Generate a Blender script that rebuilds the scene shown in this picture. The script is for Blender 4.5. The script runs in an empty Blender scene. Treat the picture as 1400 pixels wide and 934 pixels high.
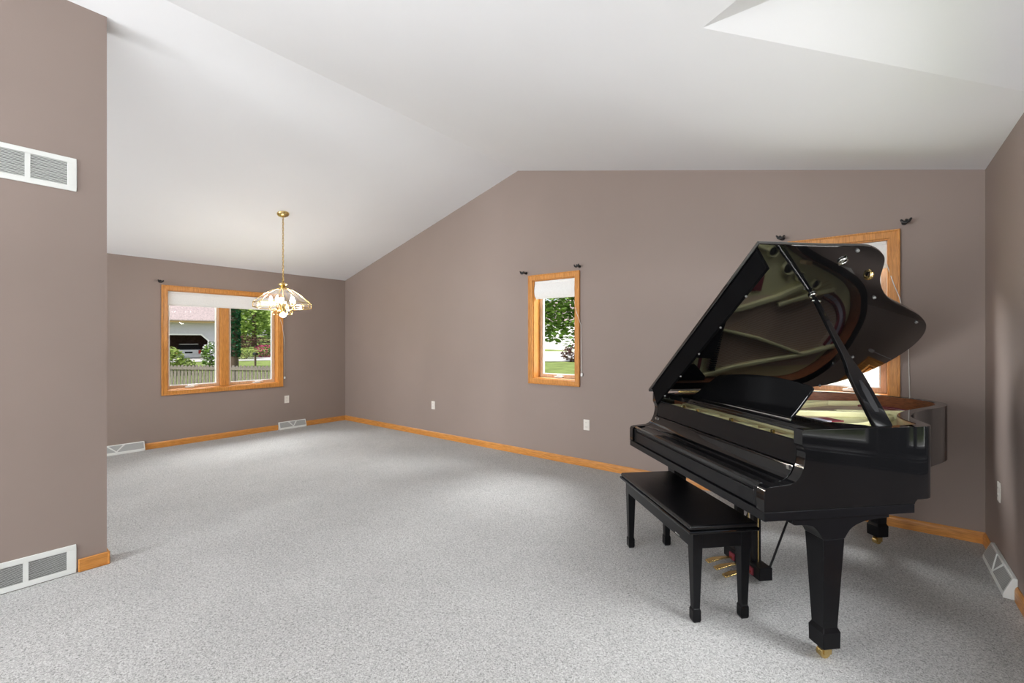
import bpy, bmesh, math, random
from mathutils import Vector, Matrix
random.seed(7)
C = bpy.context.scene.collection
SC = bpy.context.scene
R = math.radians

# ------------------------------------------------------------------ camera, world, sun, area lights, exposure
CAM_H, F_PX, YAW = 1.38, 618.54, 0.6689
cam_d = bpy.data.cameras.new('camera'); cam = bpy.data.objects.new('camera', cam_d); C.objects.link(cam)
cam_d.sensor_width = 36.0; cam_d.lens = F_PX * 36.0 / 1400.0; cam_d.shift_y = -0.67 / 1400.0
cam_d.clip_start = 0.05; cam_d.clip_end = 400
cam.location = (0, 0, CAM_H); cam.rotation_euler = (R(90), 0, YAW)
SC.camera = cam
SC.view_settings.view_transform = 'Standard'; SC.view_settings.look = 'None'
SC.view_settings.gamma = 1.0; SC.view_settings.use_curve_mapping = False
SC.view_settings.exposure = -0.16

wd = bpy.data.worlds.new('sky'); SC.world = wd; wd.use_nodes = True
wn = wd.node_tree; bg = wn.nodes['Background']
sky = wn.nodes.new('ShaderNodeTexSky'); sky.sky_type = 'NISHITA'; sky.sun_disc = False
sky.sun_elevation = R(48); sky.sun_rotation = R(170); sky.air_density = 1.0; sky.dust_density = 2.0
hs = wn.nodes.new('ShaderNodeHueSaturation'); hs.inputs['Saturation'].default_value = 0.55
wn.links.new(sky.outputs[0], hs.inputs['Color']); wn.links.new(hs.outputs[0], bg.inputs[0])
bg.inputs[1].default_value = 0.22

def light(name, kind, loc, target, energy, color=(1, 1, 1), size=None, angle=None):
    d = bpy.data.lights.new(name, kind); o = bpy.data.objects.new(name, d); C.objects.link(o)
    d.energy = energy; d.color = color; o.location = loc
    o.rotation_euler = (Vector(target) - Vector(loc)).to_track_quat('-Z', 'Y').to_euler()
    if size: d.shape = 'RECTANGLE'; d.size, d.size_y = size
    if angle is not None: d.angle = angle
    return o
light('sun', 'SUN', (2, -20, 30), (2 - 2.5, -20 + 15, 30 - 16.5), 3.6, (1.0, 0.96, 0.90), angle=R(0.8))
# added area lamps: fill behind the camera, boosted daylight outside the windows
light('rear_fill', 'AREA', (-1.6, -3.75, 1.25), (-1.9, 2.0, 1.45), 100, (0.945, 0.972, 1.0), size=(5.0, 2.1))  # unseen fill lamp inside the room; the rear wall has no opening
light('ceiling_bounce_fill', 'AREA', (-0.9, -1.5, 1.5), (-0.5, -1.2, 3.4), 118, (0.93, 0.965, 1.0), size=(2.8, 2.2))  # added up-facing lamp that brightens the room off the ceiling
light('left_rear_fill', 'AREA', (-4.7, -3.4, 1.4), (-6.7, 3.2, 1.3), 230, (0.945, 0.972, 1.0), size=(2.6, 2.0))  # unseen lamp added to lighten the far left walls
light('right_corner_fill', 'AREA', (-3.2, -2.8, 1.5), (0.4, 4.0, 1.5), 190, (0.945, 0.972, 1.0), size=(2.0, 2.0))  # unseen lamp added to lighten the right wall and corner
light('bay_low_fill', 'AREA', (2.2, 1.4, -0.3), (-0.2, 3.2, 2.8), 85, (0.97, 0.985, 1.0), size=(2.4, 2.0))  # added low lamp outside the bay, stands for light off the drive
light('bay_side_fill', 'AREA', (2.5, -0.6, 2.3), (-0.1, 4.2, 0.4), 480, (0.97, 0.985, 1.0), size=(2.2, 1.4))  # added lamp outside, aimed past the piano into the corner
light('near_floor_fill', 'AREA', (2.0, 2.7, 4.4), (0.1, 3.1, 0.0), 280, (0.97, 0.985, 1.0), size=(1.2, 2.6))  # added lamp high outside the bay, brightens the floor by the piano
light('gable_ceiling_fill', 'AREA', (-0.3, 6.2, 0.1), (-0.3, 2.6, 2.9), 120, (0.985, 0.99, 1.0), size=(2.4, 1.6))  # added low lamp outside, brightens the ceiling near the gable wall
light('left_sky_boost', 'AREA', (-9.6, 2.5, 3.7), (-4.6, 2.6, 0.0), 500, (0.97, 0.985, 1.0), size=(3.0, 1.8))  # this and the next three: unseen lamps that strengthen window daylight
light('gable_sky_boost', 'AREA', (-3.6, 7.0, 4.0), (-2.4, 3.0, 0.0), 700, (0.97, 0.985, 1.0), size=(2.2, 1.6))
light('corner_sky_boost', 'AREA', (-0.2, 7.0, 4.0), (-0.2, 3.0, 0.3), 600, (0.97, 0.985, 1.0), size=(2.0, 1.6))
light('bay_sky_boost', 'AREA', (3.4, 2.1, 3.3), (-0.5, 2.1, 0.4), 300, (0.97, 0.985, 1.0), size=(2.4, 1.4))

# ------------------------------------------------------------------ materials
def _nt(m):
    m.use_nodes = True; nt = m.node_tree
    return nt, nt.nodes['Principled BSDF']
def mat(name, col, rough=0.5, metal=0.0, spec=0.5, var=0.06, vscale=6.0, coat=0.0, bump=0.0, bscale=80.0, ior=None, stretch=(1, 1, 1), emit=None, estr=0.0, sheen=0.0):
    m = bpy.data.materials.new(name); nt, b = _nt(m); N = nt.nodes; L = nt.links
    tc = N.new('ShaderNodeTexCoord'); mp = N.new('ShaderNodeMapping'); mp.inputs['Scale'].default_value = stretch
    L.new(tc.outputs['Object'], mp.inputs['Vector'])
    nz = N.new('ShaderNodeTexNoise'); nz.inputs['Scale'].default_value = vscale; nz.inputs['Detail'].default_value = 4
    L.new(mp.outputs[0], nz.inputs['Vector'])
    cr = N.new('ShaderNodeValToRGB')
    lo = [max(0, c * (1 - var)) for c in col]; hi = [min(1, c * (1 + var)) for c in col]
    cr.color_ramp.elements[0].position = 0.3; cr.color_ramp.elements[1].position = 0.7
    cr.color_ramp.elements[0].color = (*lo, 1); cr.color_ramp.elements[1].color = (*hi, 1)
    L.new(nz.outputs['Fac'], cr.inputs[0]); L.new(cr.outputs[0], b.inputs['Base Color'])
    b.inputs['Roughness'].default_value = rough; b.inputs['Metallic'].default_value = metal
    b.inputs['Specular IOR Level'].default_value = spec; b.inputs['Coat Weight'].default_value = coat
    b.inputs['Coat Roughness'].default_value = 0.03
    if ior: b.inputs['IOR'].default_value = ior
    if emit: b.inputs['Emission Color'].default_value = (*emit, 1); b.inputs['Emission Strength'].default_value = estr
    if bump:
        n2 = N.new('ShaderNodeTexNoise'); n2.inputs['Scale'].default_value = bscale; n2.inputs['Detail'].default_value = 3
        L.new(mp.outputs[0], n2.inputs['Vector'])
        bp = N.new('ShaderNodeBump'); bp.inputs['Strength'].default_value = bump; bp.inputs['Distance'].default_value = 0.01
        L.new(n2.outputs['Fac'], bp.inputs['Height']); L.new(bp.outputs[0], b.inputs['Normal'])
    return m
def wood(name, dark, light_, stretch, rough=0.35, scale=14):
    m = bpy.data.materials.new(name); nt, b = _nt(m); N = nt.nodes; L = nt.links
    tc = N.new('ShaderNodeTexCoord'); mp = N.new('ShaderNodeMapping'); mp.inputs['Scale'].default_value = stretch
    L.new(tc.outputs['Object'], mp.inputs['Vector'])
    nz = N.new('ShaderNodeTexNoise'); nz.inputs['Scale'].default_value = scale; nz.inputs['Detail'].default_value = 6; nz.inputs['Distortion'].default_value = 0.6
    L.new(mp.outputs[0], nz.inputs['Vector'])
    cr = N.new('ShaderNodeValToRGB'); e = cr.color_ramp.elements
    e[0].position = 0.28; e[0].color = (*dark, 1); e[1].position = 0.62; e[1].color = (*light_, 1)
    L.new(nz.outputs['Fac'], cr.inputs[0]); L.new(cr.outputs[0], b.inputs['Base Color'])
    b.inputs['Roughness'].default_value = rough
    bp = N.new('ShaderNodeBump'); bp.inputs['Strength'].default_value = 0.08; bp.inputs['Distance'].default_value = 0.004
    L.new(nz.outputs['Fac'], bp.inputs['Height']); L.new(bp.outputs[0], b.inputs['Normal'])
    return m
def carpet():
    m = bpy.data.materials.new('carpet_pile'); nt, b = _nt(m); N = nt.nodes; L = nt.links
    tc = N.new('ShaderNodeTexCoord')
    n1 = N.new('ShaderNodeTexNoise'); n1.inputs['Scale'].default_value = 130; n1.inputs['Detail'].default_value = 3; n1.inputs['Roughness'].default_value = 0.7; n1.inputs['Distortion'].default_value = 1.2
    n2 = N.new('ShaderNodeTexNoise'); n2.inputs['Scale'].default_value = 1.7; n2.inputs['Detail'].default_value = 5; n2.inputs['Roughness'].default_value = 0.6
    for n in (n1, n2): L.new(tc.outputs['Object'], n.inputs['Vector'])
    c1 = N.new('ShaderNodeValToRGB'); e = c1.color_ramp.elements
    e[0].position = 0.34; e[0].color = (0.225, 0.223, 0.216, 1); e[1].position = 0.60; e[1].color = (0.660, 0.660, 0.645, 1)
    L.new(n1.outputs['Fac'], c1.inputs[0])
    c2 = N.new('ShaderNodeValToRGB'); e = c2.color_ramp.elements
    e[0].position = 0.3; e[0].color = (0.90, 0.90, 0.90, 1); e[1].position = 0.65; e[1].color = (1, 1, 1, 1)
    L.new(n2.outputs['Fac'], c2.inputs[0])
    mx = N.new('ShaderNodeMix'); mx.data_type = 'RGBA'; mx.blend_type = 'MULTIPLY'; mx.inputs[0].default_value = 1
    L.new(c1.outputs[0], mx.inputs[6]); L.new(c2.outputs[0], mx.inputs[7]); L.new(mx.outputs[2], b.inputs['Base Color'])
    b.inputs['Roughness'].default_value = 0.95; b.inputs['Specular IOR Level'].default_value = 0.1
    bp = N.new('ShaderNodeBump'); bp.inputs['Strength'].default_value = 0.55; bp.inputs['Distance'].default_value = 0.012
    L.new(n1.outputs['Fac'], bp.inputs['Height']); L.new(bp.outputs[0], b.inputs['Normal'])
    return m
def glass(name, tint=(1, 1, 1), refl=1.0):
    m = bpy.data.materials.new(name); m.use_nodes = True; nt = m.node_tree; N = nt.nodes; L = nt.links
    N.clear(); out = N.new('ShaderNodeOutputMaterial'); t = N.new('ShaderNodeBsdfTransparent'); g = N.new('ShaderNodeBsdfGlossy')
    t.inputs[0].default_value = (*tint, 1); g.inputs['Roughness'].default_value = 0.02
    fr = N.new('ShaderNodeLayerWeight'); fr.inputs[0].default_value = 0.12
    ml = N.new('ShaderNodeMath'); ml.operation = 'MULTIPLY'; ml.inputs[1].default_value = refl; ml.use_clamp = True
    mx = N.new('ShaderNodeMixShader')
    pw = N.new('ShaderNodeMath'); pw.operation = 'MULTIPLY_ADD'; pw.inputs[1].default_value = 0.6; pw.inputs[2].default_value = 0.05
    L.new(fr.outputs[1], pw.inputs[0]); L.new(pw.outputs[0], ml.inputs[0]); L.new(ml.outputs[0], mx.inputs[0]); L.new(t.outputs[0], mx.inputs[1]); L.new(g.outputs[0], mx.inputs[2]); L.new(mx.outputs[0], out.inputs[0])
    return m
M = {}
M['wall'] = mat('taupe_paint', (0.290, 0.230, 0.201), 0.55, var=0.025, vscale=1.5, spec=0.35, bump=0.03, bscale=250)
M['ceiling'] = mat('white_ceiling_paint', (0.795, 0.80, 0.81), 0.85, var=0.012, vscale=1.2, spec=0.2)
M['carpet'] = carpet()
OD, OL = (0.42, 0.16, 0.028), (0.64, 0.28, 0.062)
M['oak_x'] = wood('honey_oak_x', OD, OL, (0.8, 9, 9)); M['oak_y'] = wood('honey_oak_y', OD, OL, (9, 0.8, 9)); M['oak_z'] = wood('honey_oak_z', OD, OL, (9, 9, 0.8))
M['sash'] = wood('pale_sash_wood', (0.50, 0.30, 0.17), (0.66, 0.45, 0.29), (9, 9, 1))
M['white'] = mat('white_enamel', (0.80, 0.80, 0.78), 0.35, var=0.02)
M['vent_white'] = mat('white_vent_enamel', (0.74, 0.76, 0.73), 0.4, var=0.02)
M['vent_grey'] = mat('grey_vent_cavity', (0.16, 0.165, 0.16), 0.7)
M['shade'] = mat('white_linen', (0.82, 0.82, 0.80), 0.9, var=0.03, vscale=60, bump=0.15, bscale=300)
M['cord'] = mat('white_cord', (0.75, 0.74, 0.70), 0.8)
M['black_iron'] = mat('black_iron', (0.012, 0.011, 0.011), 0.4)
M['plastic'] = mat('ivory_plastic', (0.78, 0.74, 0.68), 0.4, var=0.01)
def frost(name, k):
    m = glass(name, (0.99, 0.975, 0.965), 0.45); nt = m.node_tree; N = nt.nodes; L = nt.links
    out = [n for n in N if n.type == 'OUTPUT_MATERIAL'][0]; mx0 = [n for n in N if n.type == 'MIX_SHADER'][0]
    tl = N.new('ShaderNodeBsdfTranslucent'); tl.inputs[0].default_value = (0.95, 0.92, 0.90, 1); mx = N.new('ShaderNodeMixShader'); mx.inputs[0].default_value = k
    L.new(mx0.outputs[0], mx.inputs[1]); L.new(tl.outputs[0], mx.inputs[2]); L.new(mx.outputs[0], out.inputs[0]); return m
M['glass'] = glass('window_glass', refl=0.04)
M['shade_glass'] = frost('bevelled_glass', 0.008)
M['ebony'] = mat('black_polyester', (0.0045, 0.0045, 0.005), 0.06, var=0.1, spec=0.42)
M['ebony_lid'] = mat('polished_black_lid', (0.0045, 0.0045, 0.005), 0.05, var=0.1, spec=0.5, ior=1.75, coat=0.7)
M['matte_black'] = mat('dull_black', (0.004, 0.004, 0.0045), 0.6, var=0.1, spec=0.02)
M['satin'] = mat('black_satin_lacquer', (0.0045, 0.0045, 0.0055), 0.30, var=0.1, spec=0.22)
M['vinyl'] = mat('black_vinyl', (0.006, 0.006, 0.007), 0.27, var=0.1, spec=0.45, bump=0.08, bscale=400)
M['walnut'] = wood('walnut_rim', (0.10, 0.030, 0.012), (0.22, 0.075, 0.03), (2, 2, 14), 0.3)
M['maple'] = wood('pin_block_maple', (0.50, 0.33, 0.16), (0.66, 0.48, 0.27), (2, 8, 8), 0.4)
M['board'] = wood('soundboard_spruce', (0.44, 0.27, 0.15), (0.58, 0.39, 0.23), (3, 12, 3), 0.35)
M['plate'] = mat('gold_iron_plate', (0.62, 0.60, 0.34), 0.38, metal=0.15, var=0.06)
M['string'] = mat('steel_string', (0.62, 0.48, 0.38), 0.6, metal=0.0)
M['copper'] = mat('copper_string', (0.45, 0.23, 0.12), 0.35, metal=0.9)
M['red_felt'] = mat('red_felt', (0.15, 0.018, 0.028), 0.95)
M['grey_felt'] = mat('grey_felt', (0.40, 0.38, 0.46), 0.95)
M['brass'] = mat('brass', (0.70, 0.52, 0.22), 0.24, metal=1.0)
M['steel'] = mat('nickel', (0.60, 0.60, 0.58), 0.2, metal=1.0)
M['rubber'] = mat('grey_rubber', (0.16, 0.16, 0.155), 0.6)
M['bulb'] = mat('lit_bulb', (1, 0.9, 0.7), 0.3, emit=(1.0, 0.96, 0.91), estr=310.0)
M['fence'] = wood('weathered_fence', (0.13, 0.11, 0.095), (0.25, 0.22, 0.195), (4, 4, 1), 0.85)
M['lawn'] = mat('lawn_grass', (0.28, 0.355, 0.11), 0.95, var=0.3, vscale=1.2, spec=0.1, bump=0.5, bscale=12)
M['concrete'] = mat('pale_concrete', (0.70, 0.68, 0.65), 0.9, var=0.05)
M['siding'] = mat('pale_grey_siding', (0.56, 0.54, 0.60), 0.7, var=0.03)
M['white_siding'] = mat('white_siding', (0.80, 0.80, 0.79), 0.7, var=0.03)
M['fascia'] = mat('cream_fascia', (0.40, 0.27, 0.12), 0.6)
M['shingle'] = mat('dusty_pink_shingles', (0.52, 0.42, 0.41), 0.9, var=0.2, vscale=9)
M['garage_dark'] = mat('garage_brown_interior', (0.26, 0.17, 0.155), 0.9, var=0.3)
M['car_white'] = mat('white_car_paint', (0.75, 0.75, 0.76), 0.2, coat=0.5)
M['car_glass'] = mat('dark_car_glass', (0.02, 0.022, 0.025), 0.08)
M['car_red'] = mat('red_lens', (0.40, 0.02, 0.02), 0.2)
M['tyre'] = mat('tyre_rubber', (0.015, 0.015, 0.016), 0.8)
def leafmat(name, a, b_, sc=2.5):
    m = mat(name, a, 0.7, spec=0.25); nt = m.node_tree
    cr = [n for n in nt.nodes if n.type == 'VALTORGB'][0]
    cr.color_ramp.elements[0].color = (*a, 1); cr.color_ramp.elements[1].color = (*b_, 1)
    [n for n in nt.nodes if n.type == 'TEX_NOISE'][0].inputs['Scale'].default_value = sc
    return m
M['bronze'] = mat('bronze_frame', (0.03, 0.025, 0.022), 0.4)
M['leaf_mid'] = leafmat('mid_green_leaves', (0.05, 0.12, 0.02), (0.20, 0.34, 0.06))
M['leaf_light'] = leafmat('light_green_leaves', (0.22, 0.36, 0.07), (0.55, 0.68, 0.22), 1.2)
M['leaf_yellow'] = leafmat('yellow_green_leaves', (0.24, 0.36, 0.06), (0.55, 0.62, 0.22), 4)
M['leaf_dark'] = leafmat('dark_ivy_leaves', (0.012, 0.075, 0.03), (0.045, 0.17, 0.07), 3)
M['leaf_red'] = leafmat('plum_leaves', (0.07, 0.03, 0.03), (0.20, 0.10, 0.08), 3)
M['petal'] = leafmat('pink_petals', (0.40, 0.03, 0.12), (0.75, 0.16, 0.30), 5)
M['bark'] = wood('bark', (0.06, 0.04, 0.03), (0.16, 0.11, 0.08), (6, 6, 1), 0.9)

# ------------------------------------------------------------------ mesh helpers
def xf(verts, mtx):
    if mtx is not None:
        for v in verts: v.co = mtx @ v.co
def box(bm, x0, x1, y0, y1, z0, z1, mtx=None):
    vs = [bm.verts.new((x, y, z)) for x in (x0, x1) for y in (y0, y1) for z in (z0, z1)]
    for f in ((0, 1, 3, 2), (4, 6, 7, 5), (0, 4, 5, 1), (2, 3, 7, 6), (0, 2, 6, 4), (1, 5, 7, 3)):
        bm.faces.new([vs[i] for i in f])
    xf(vs, mtx); return bm
def prism(bm, poly, axis, a, b, mtx=None):
    """poly = 2D points; axis 'x': (y,z), 'y': (x,z), 'z': (x,y)"""
    def P(p, t): return {'x': (t, p[0], p[1]), 'y': (p[0], t, p[1]), 'z': (p[0], p[1], t)}[axis]
    va = [bm.verts.new(P(p, a)) for p in poly]; vb = [bm.verts.new(P(p, b)) for p in poly]
    n = len(poly)
    bm.faces.new(va[::-1]); bm.faces.new(vb)
    for i in range(n): bm.faces.new((va[i], va[(i + 1) % n], vb[(i + 1) % n], vb[i]))
    xf(va + vb, mtx); return bm
def tube(bm, pts, r, n=8, closed=False):
    pts = [Vector(p) for p in pts]; rings = []; m = len(pts)
    rr = r if isinstance(r, (list, tuple)) else [r] * m
    up0 = None
    for i, p in enumerate(pts):
        a = pts[(i - 1) % m] if (closed or i > 0) else p; b = pts[(i + 1) % m] if (closed or i < m - 1) else p
        t = (b - a).normalized()
        if up0 is None:
            u = t.orthogonal().normalized()
        else:
            u = (up0 - t * up0.dot(t)); u = u.normalized() if u.length > 1e-6 else t.orthogonal().normalized()
        up0 = u; w = t.cross(u)
        rings.append([bm.verts.new(p + (u * math.cos(k * 2 * math.pi / n) + w * math.sin(k * 2 * math.pi / n)) * rr[i]) for k in range(n)])
    for i in range(m if closed else m - 1):
        A, B = rings[i], rings[(i + 1) % m]
        for k in range(n): bm.faces.new((A[k], A[(k + 1) % n], B[(k + 1) % n], B[k]))
    if not closed: bm.faces.new(rings[0][::-1]); bm.faces.new(rings[-1])
    return bm
def lathe(bm, prof, n=24, mtx=None, cap=True):
    rings = []; allv = []
    for r, z in prof:
        ring = [bm.verts.new((r * math.cos(k * 2 * math.pi / n), r * math.sin(k * 2 * math.pi / n), z)) for k in range(n)]
        rings.append(ring); allv += ring
    for A, B in zip(rings, rings[1:]):
        for k in range(n): bm.faces.new((A[k], A[(k + 1) % n], B[(k + 1) % n], B[k]))
    if cap: bm.faces.new(rings[0][::-1]); bm.faces.new(rings[-1])
    xf(allv, mtx); return bm
def spline(pts, sub=6, closed=False):
    P = [Vector((*p, 0)) if len(p) == 2 else Vector(p) for p in pts]; n = len(P); out = []
    for i in range(n if closed else n - 1):
        p0 = P[(i - 1) % n] if (closed or i > 0) else P[i]; p1 = P[i]; p2 = P[(i + 1) % n]
        p3 = P[(i + 2) % n] if (closed or i + 2 < n) else P[(i + 1) % n]
        for k in range(sub):
            t = k / sub
            out.append(0.5 * ((2 * p1) + (p2 - p0) * t + (2 * p0 - 5 * p1 + 4 * p2 - p3) * t * t + (3 * p1 - p0 - 3 * p2 + p3) * t ** 3))
    if not closed: out.append(P[-1])
    return out
def NB(): return bmesh.new()
def obj(name, bm, material, parent=None, smooth=None, bevel=0.0, seg=2, loc=None):
    bmesh.ops.remove_doubles(bm, verts=bm.verts, dist=1e-6)
    bmesh.ops.recalc_face_normals(bm, faces=bm.faces)
    me = bpy.data.meshes.new(name); bm.to_mesh(me); bm.free()
    o = bpy.data.objects.new(name, me); C.objects.link(o)
    for m in (material if isinstance(material, (list, tuple)) else [material]): me.materials.append(m)
    if parent: o.parent = parent
    if loc: o.location = loc
    if smooth is not None:
        for p in me.polygons: p.use_smooth = True
        me.set_sharp_from_angle(angle=R(smooth))
    if bevel:
        md = o.modifiers.new('edge', 'BEVEL'); md.width = bevel; md.segments = seg; md.limit_method = 'ANGLE'; md.angle_limit = R(40)
        md.harden_normals = False
    return o
def tag(o, label=None, cat=None, group=None, kind=None):
    if label: o['label'] = label
    if cat: o['category'] = cat
    if group: o['group'] = group
    if kind: o['kind'] = kind
    return o
def thing(name, label, cat, loc=(0, 0, 0), rz=0.0, group=None, kind=None):
    o = bpy.data.objects.new(name, None); C.objects.link(o); o.location = loc; o.rotation_euler = (0, 0, rz)
    o.empty_display_size = 0.1
    return tag(o, label, cat, group, kind)
def struct(name, bm, m, parent=None, label=None, cat=None, **kw):
    o = obj(name, bm, m, parent, **kw)
    if parent is None: tag(o, label, cat, kind='structure')
    return o

# ------------------------------------------------------------------ the room
XR, XP, XL, YG, YB = 0.617, -3.389, -7.206, 4.407, -3.95
ZR, ZP, ZL = 2.546, 3.473, 2.438
WT = 0.17
def roof_z(x): return ZL + (x - XL) / (XP - XL) * (ZP - ZL) if x < XP else ZR + (x - XR) / (XP - XR) * (ZP - ZR)
bm = NB(); box(bm, XL - WT, XR + WT, YB - WT, YG + WT, -0.12, 0.0)
struct('floor', bm, M['carpet'], label='light grey cut pile carpet across the whole room', cat='carpet floor')

AP = (-0.608, 2.188, 2.829); V1, V2 = 3.207, 1.169
def wall_strips(bm, s0, s1, top, holes, place):
    """vertical wall in (s,z) with rectangular holes; place(s, d, z) gives world; d = depth outwards"""
    cuts = sorted({s0, s1, *[h[0] for h in holes], *[h[1] for h in holes], *[c for c in EXTRA if s0 < c < s1]})
    for a, b in zip(cuts, cuts[1:]):
        mid = (a + b) / 2
        hs_ = sorted([h for h in holes if h[0] <= mid <= h[1]], key=lambda h: h[2])
        spans = []; z = -0.12
        for h in hs_: spans.append((z, z, h[2], h[2])); z = h[3]
        spans.append((z, z, top(a, b)[0], top(a, b)[1]))
        for za, zb, zc, zd in spans:
            vs = [bm.verts.new(place(*p)) for p in ((a, 0, za), (b, 0, zb), (b, 0, zd), (a, 0, zc), (a, WT, za), (b, WT, zb), (b, WT, zd), (a, WT, zc))]
            for f in ((0, 1, 2, 3), (4, 7, 6, 5), (0, 4, 5, 1), (3, 2, 6, 7), (0, 3, 7, 4), (1, 5, 6, 2)): bm.faces.new([vs[i] for i in f])
W1 = (1.839, 3.269, 0.727, 2.052)          # openings: s0, s1, z0, z1
W2 = (-3.163, -2.577, 0.930, 2.106)
W3 = (-0.480, 0.119, 0.960, 2.150)
W4 = (1.30, 2.92, 0.76, 2.05)
EXTRA = [XP]
bm = NB(); wall_strips(bm, XL - WT, XR + WT, lambda a, b: (roof_z(a), roof_z(b)), [W2, W3], lambda s, d, z: (s, YG + d, z))
struct('wall_back', bm, M['wall'], label='long taupe gable wall with two narrow windows', cat='wall')
EXTRA = []
bm = NB(); wall_strips(bm, YB, YG, lambda a, b: (ZL, ZL), [W1], lambda s, d, z: (XL - d, s, z))
struct('wall_left', bm, M['wall'], label='low taupe end wall holding the double window', cat='wall')
EXTRA = [V2, 2.188, V1]
def rtop(a, b):
    f = lambda y: ZR + max(0, (AP[2] - ZR) * (1 - abs(y - 2.188) / (V1 - 2.188)))
    return f(a), f(b)
bm = NB(); wall_strips(bm, YB, YG, rtop, [W4], lambda s, d, z: (XR + d, s, z))
struct('wall_right', bm, M['wall'], label='taupe wall at the right edge beside the piano', cat='wall')
EXTRA = [XP]
bm = NB(); wall_strips(bm, XL - WT, XR + WT, lambda a, b: (roof_z(a), roof_z(b)), [], lambda s, d, z: (s, YB - d, z))
struct('wall_front', bm, M['wall'], label='taupe wall behind the viewer', cat='wall')
XPW, YPE = -3.706, 0.642
bm = NB(); zt = roof_z(XPW) + 0.03
prism(bm, [(XPW, -0.12), (XPW, roof_z(XPW) + .01), (XPW - .13, roof_z(XPW - .13) + .01), (XPW - .13, -0.12)], 'y', YB, YPE)
struct('wall_partition', bm, M['wall'], label='tall taupe partition ending at the left with two white return grilles', cat='wall')
bm = NB(); v = lambda *p: bm.verts.new(p)
def F(*ps): bm.faces.new([bm.verts.new(p) for p in ps])
F((XL - WT, YB - WT, roof_z(XL - WT)), (XP, YB - WT, ZP), (XP, YG + WT, ZP), (XL - WT, YG + WT, roof_z(XL - WT)))
XE = XR
F((XP, YB - WT, ZP), (XE, YB - WT, ZR), (XE, V2, ZR), AP, (XE, V1, ZR), (XE, YG + WT, ZR), (XP, YG + WT, ZP))
F(AP, (XE, V2, ZR), (XE, 2.188, AP[2])); F(AP, (XE, 2.188, AP[2]), (XE, V1, ZR))
for ya, za, yb, zb in ((V2, ZR, 2.188, AP[2]), (2.188, AP[2], V1, ZR)): F((XE, ya, za), (XE + .2, ya, za), (XE + .2, yb, zb), (XE, yb, zb))
struct('ceiling', bm, M['ceiling'], label='white vaulted ceiling with ridge and a small cross gable', cat='ceiling')
bm = NB(); box(bm, XR, XR + 0.45, YB - .5, YG + .5, 2.86, 2.94); box(bm, XL - .6, XR + .45, YB - .6, YB - WT, 2.6, 2.7)  # unseen overhang slabs placed to keep direct sun out
struct('sun_block_slab', bm, M['white'], label='unseen overhang slabs added to block the sun', cat='sun_blocker')

# baseboards: oak, rounded top
def baseboard(name, axis, a, b, at, d, label):
    bm = NB(); h, t = 0.078, 0.014
    prof = [(0, 0), (t, 0), (t, h * .72), (t * .75, h * .9), (t * .3, h), (0, h)]
    prism(bm, [(at + d * p[0], p[1]) for p in prof], axis, a, b)
    return struct(name, bm, M['oak_x' if axis == 'x' else 'oak_y'], label=label, cat='baseboard', smooth=40)
baseboard('baseboard_back', 'x', XL, XR, YG, -1, 'honey oak baseboard along the long gable wall')
for k, (a, b) in enumerate(((1.61, 3.255), (3.69, YG - .014))):
    baseboard('baseboard_left' if k == 0 else 'baseboard_left.001', 'y', a, b, XL, 1,
              ('honey oak baseboard between the two registers below the double window', 'short honey oak baseboard from register to far corner')[k])
baseboard('baseboard_right', 'y', 4.115, YG - .014, XR, -1, 'short honey oak baseboard in the corner behind the white register')
baseboard('baseboard_right.001', 'y', YB, 3.535, XR, -1, 'honey oak baseboard before the white register at the right edge')
bm = NB(); h, t = 0.078, 0.014
box(bm, XPW, XPW + t, 0.512, YPE, 0, h); box(bm, XPW - .13, XPW + t, YPE, YPE + t, 0, h)
struct('baseboard_partition', bm, M['oak_y'], label='honey oak baseboard wrapping the end of the partition', cat='baseboard', bevel=.005)

# ------------------------------------------------------------------ windows
def frame(bm, s0, s1, z0, z1, w, d0, d1, place, mitre=True):
    """rectangular frame; outer s0..z1, bar width w, depth d0..d1 (outwards)"""
    o = [(s0, z0), (s1, z0), (s1, z1), (s0, z1)]; i = [(s0 + w, z0 + w), (s1 - w, z0 + w), (s1 - w, z1 - w), (s0 + w, z1 - w)]
    for k in range(4):
        q = [o[k], o[(k + 1) % 4], i[(k + 1) % 4], i[k]]
        va = [bm.verts.new(place(p[0], d0, p[1])) for p in q]; vb = [bm.verts.new(place(p[0], d1, p[1])) for p in q]
        bm.faces.new(va); bm.faces.new(vb[::-1])
        for j in range(4): bm.faces.new((va[j], va[(j + 1) % 4], vb[(j + 1) % 4], vb[j]))
def pbox(bm, s0, s1, z0, z1, d0, d1, place):
    vs = [bm.verts.new(place(s, d, z)) for s in (s0, s1) for d in (d0, d1) for z in (z0, z1)]
    for f in ((0, 1, 3, 2), (4, 6, 7, 5), (0, 4, 5, 1), (2, 3, 7, 6), (0, 2, 6, 4), (1, 5, 7, 3)): bm.faces.new([vs[i] for i in f])
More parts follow.
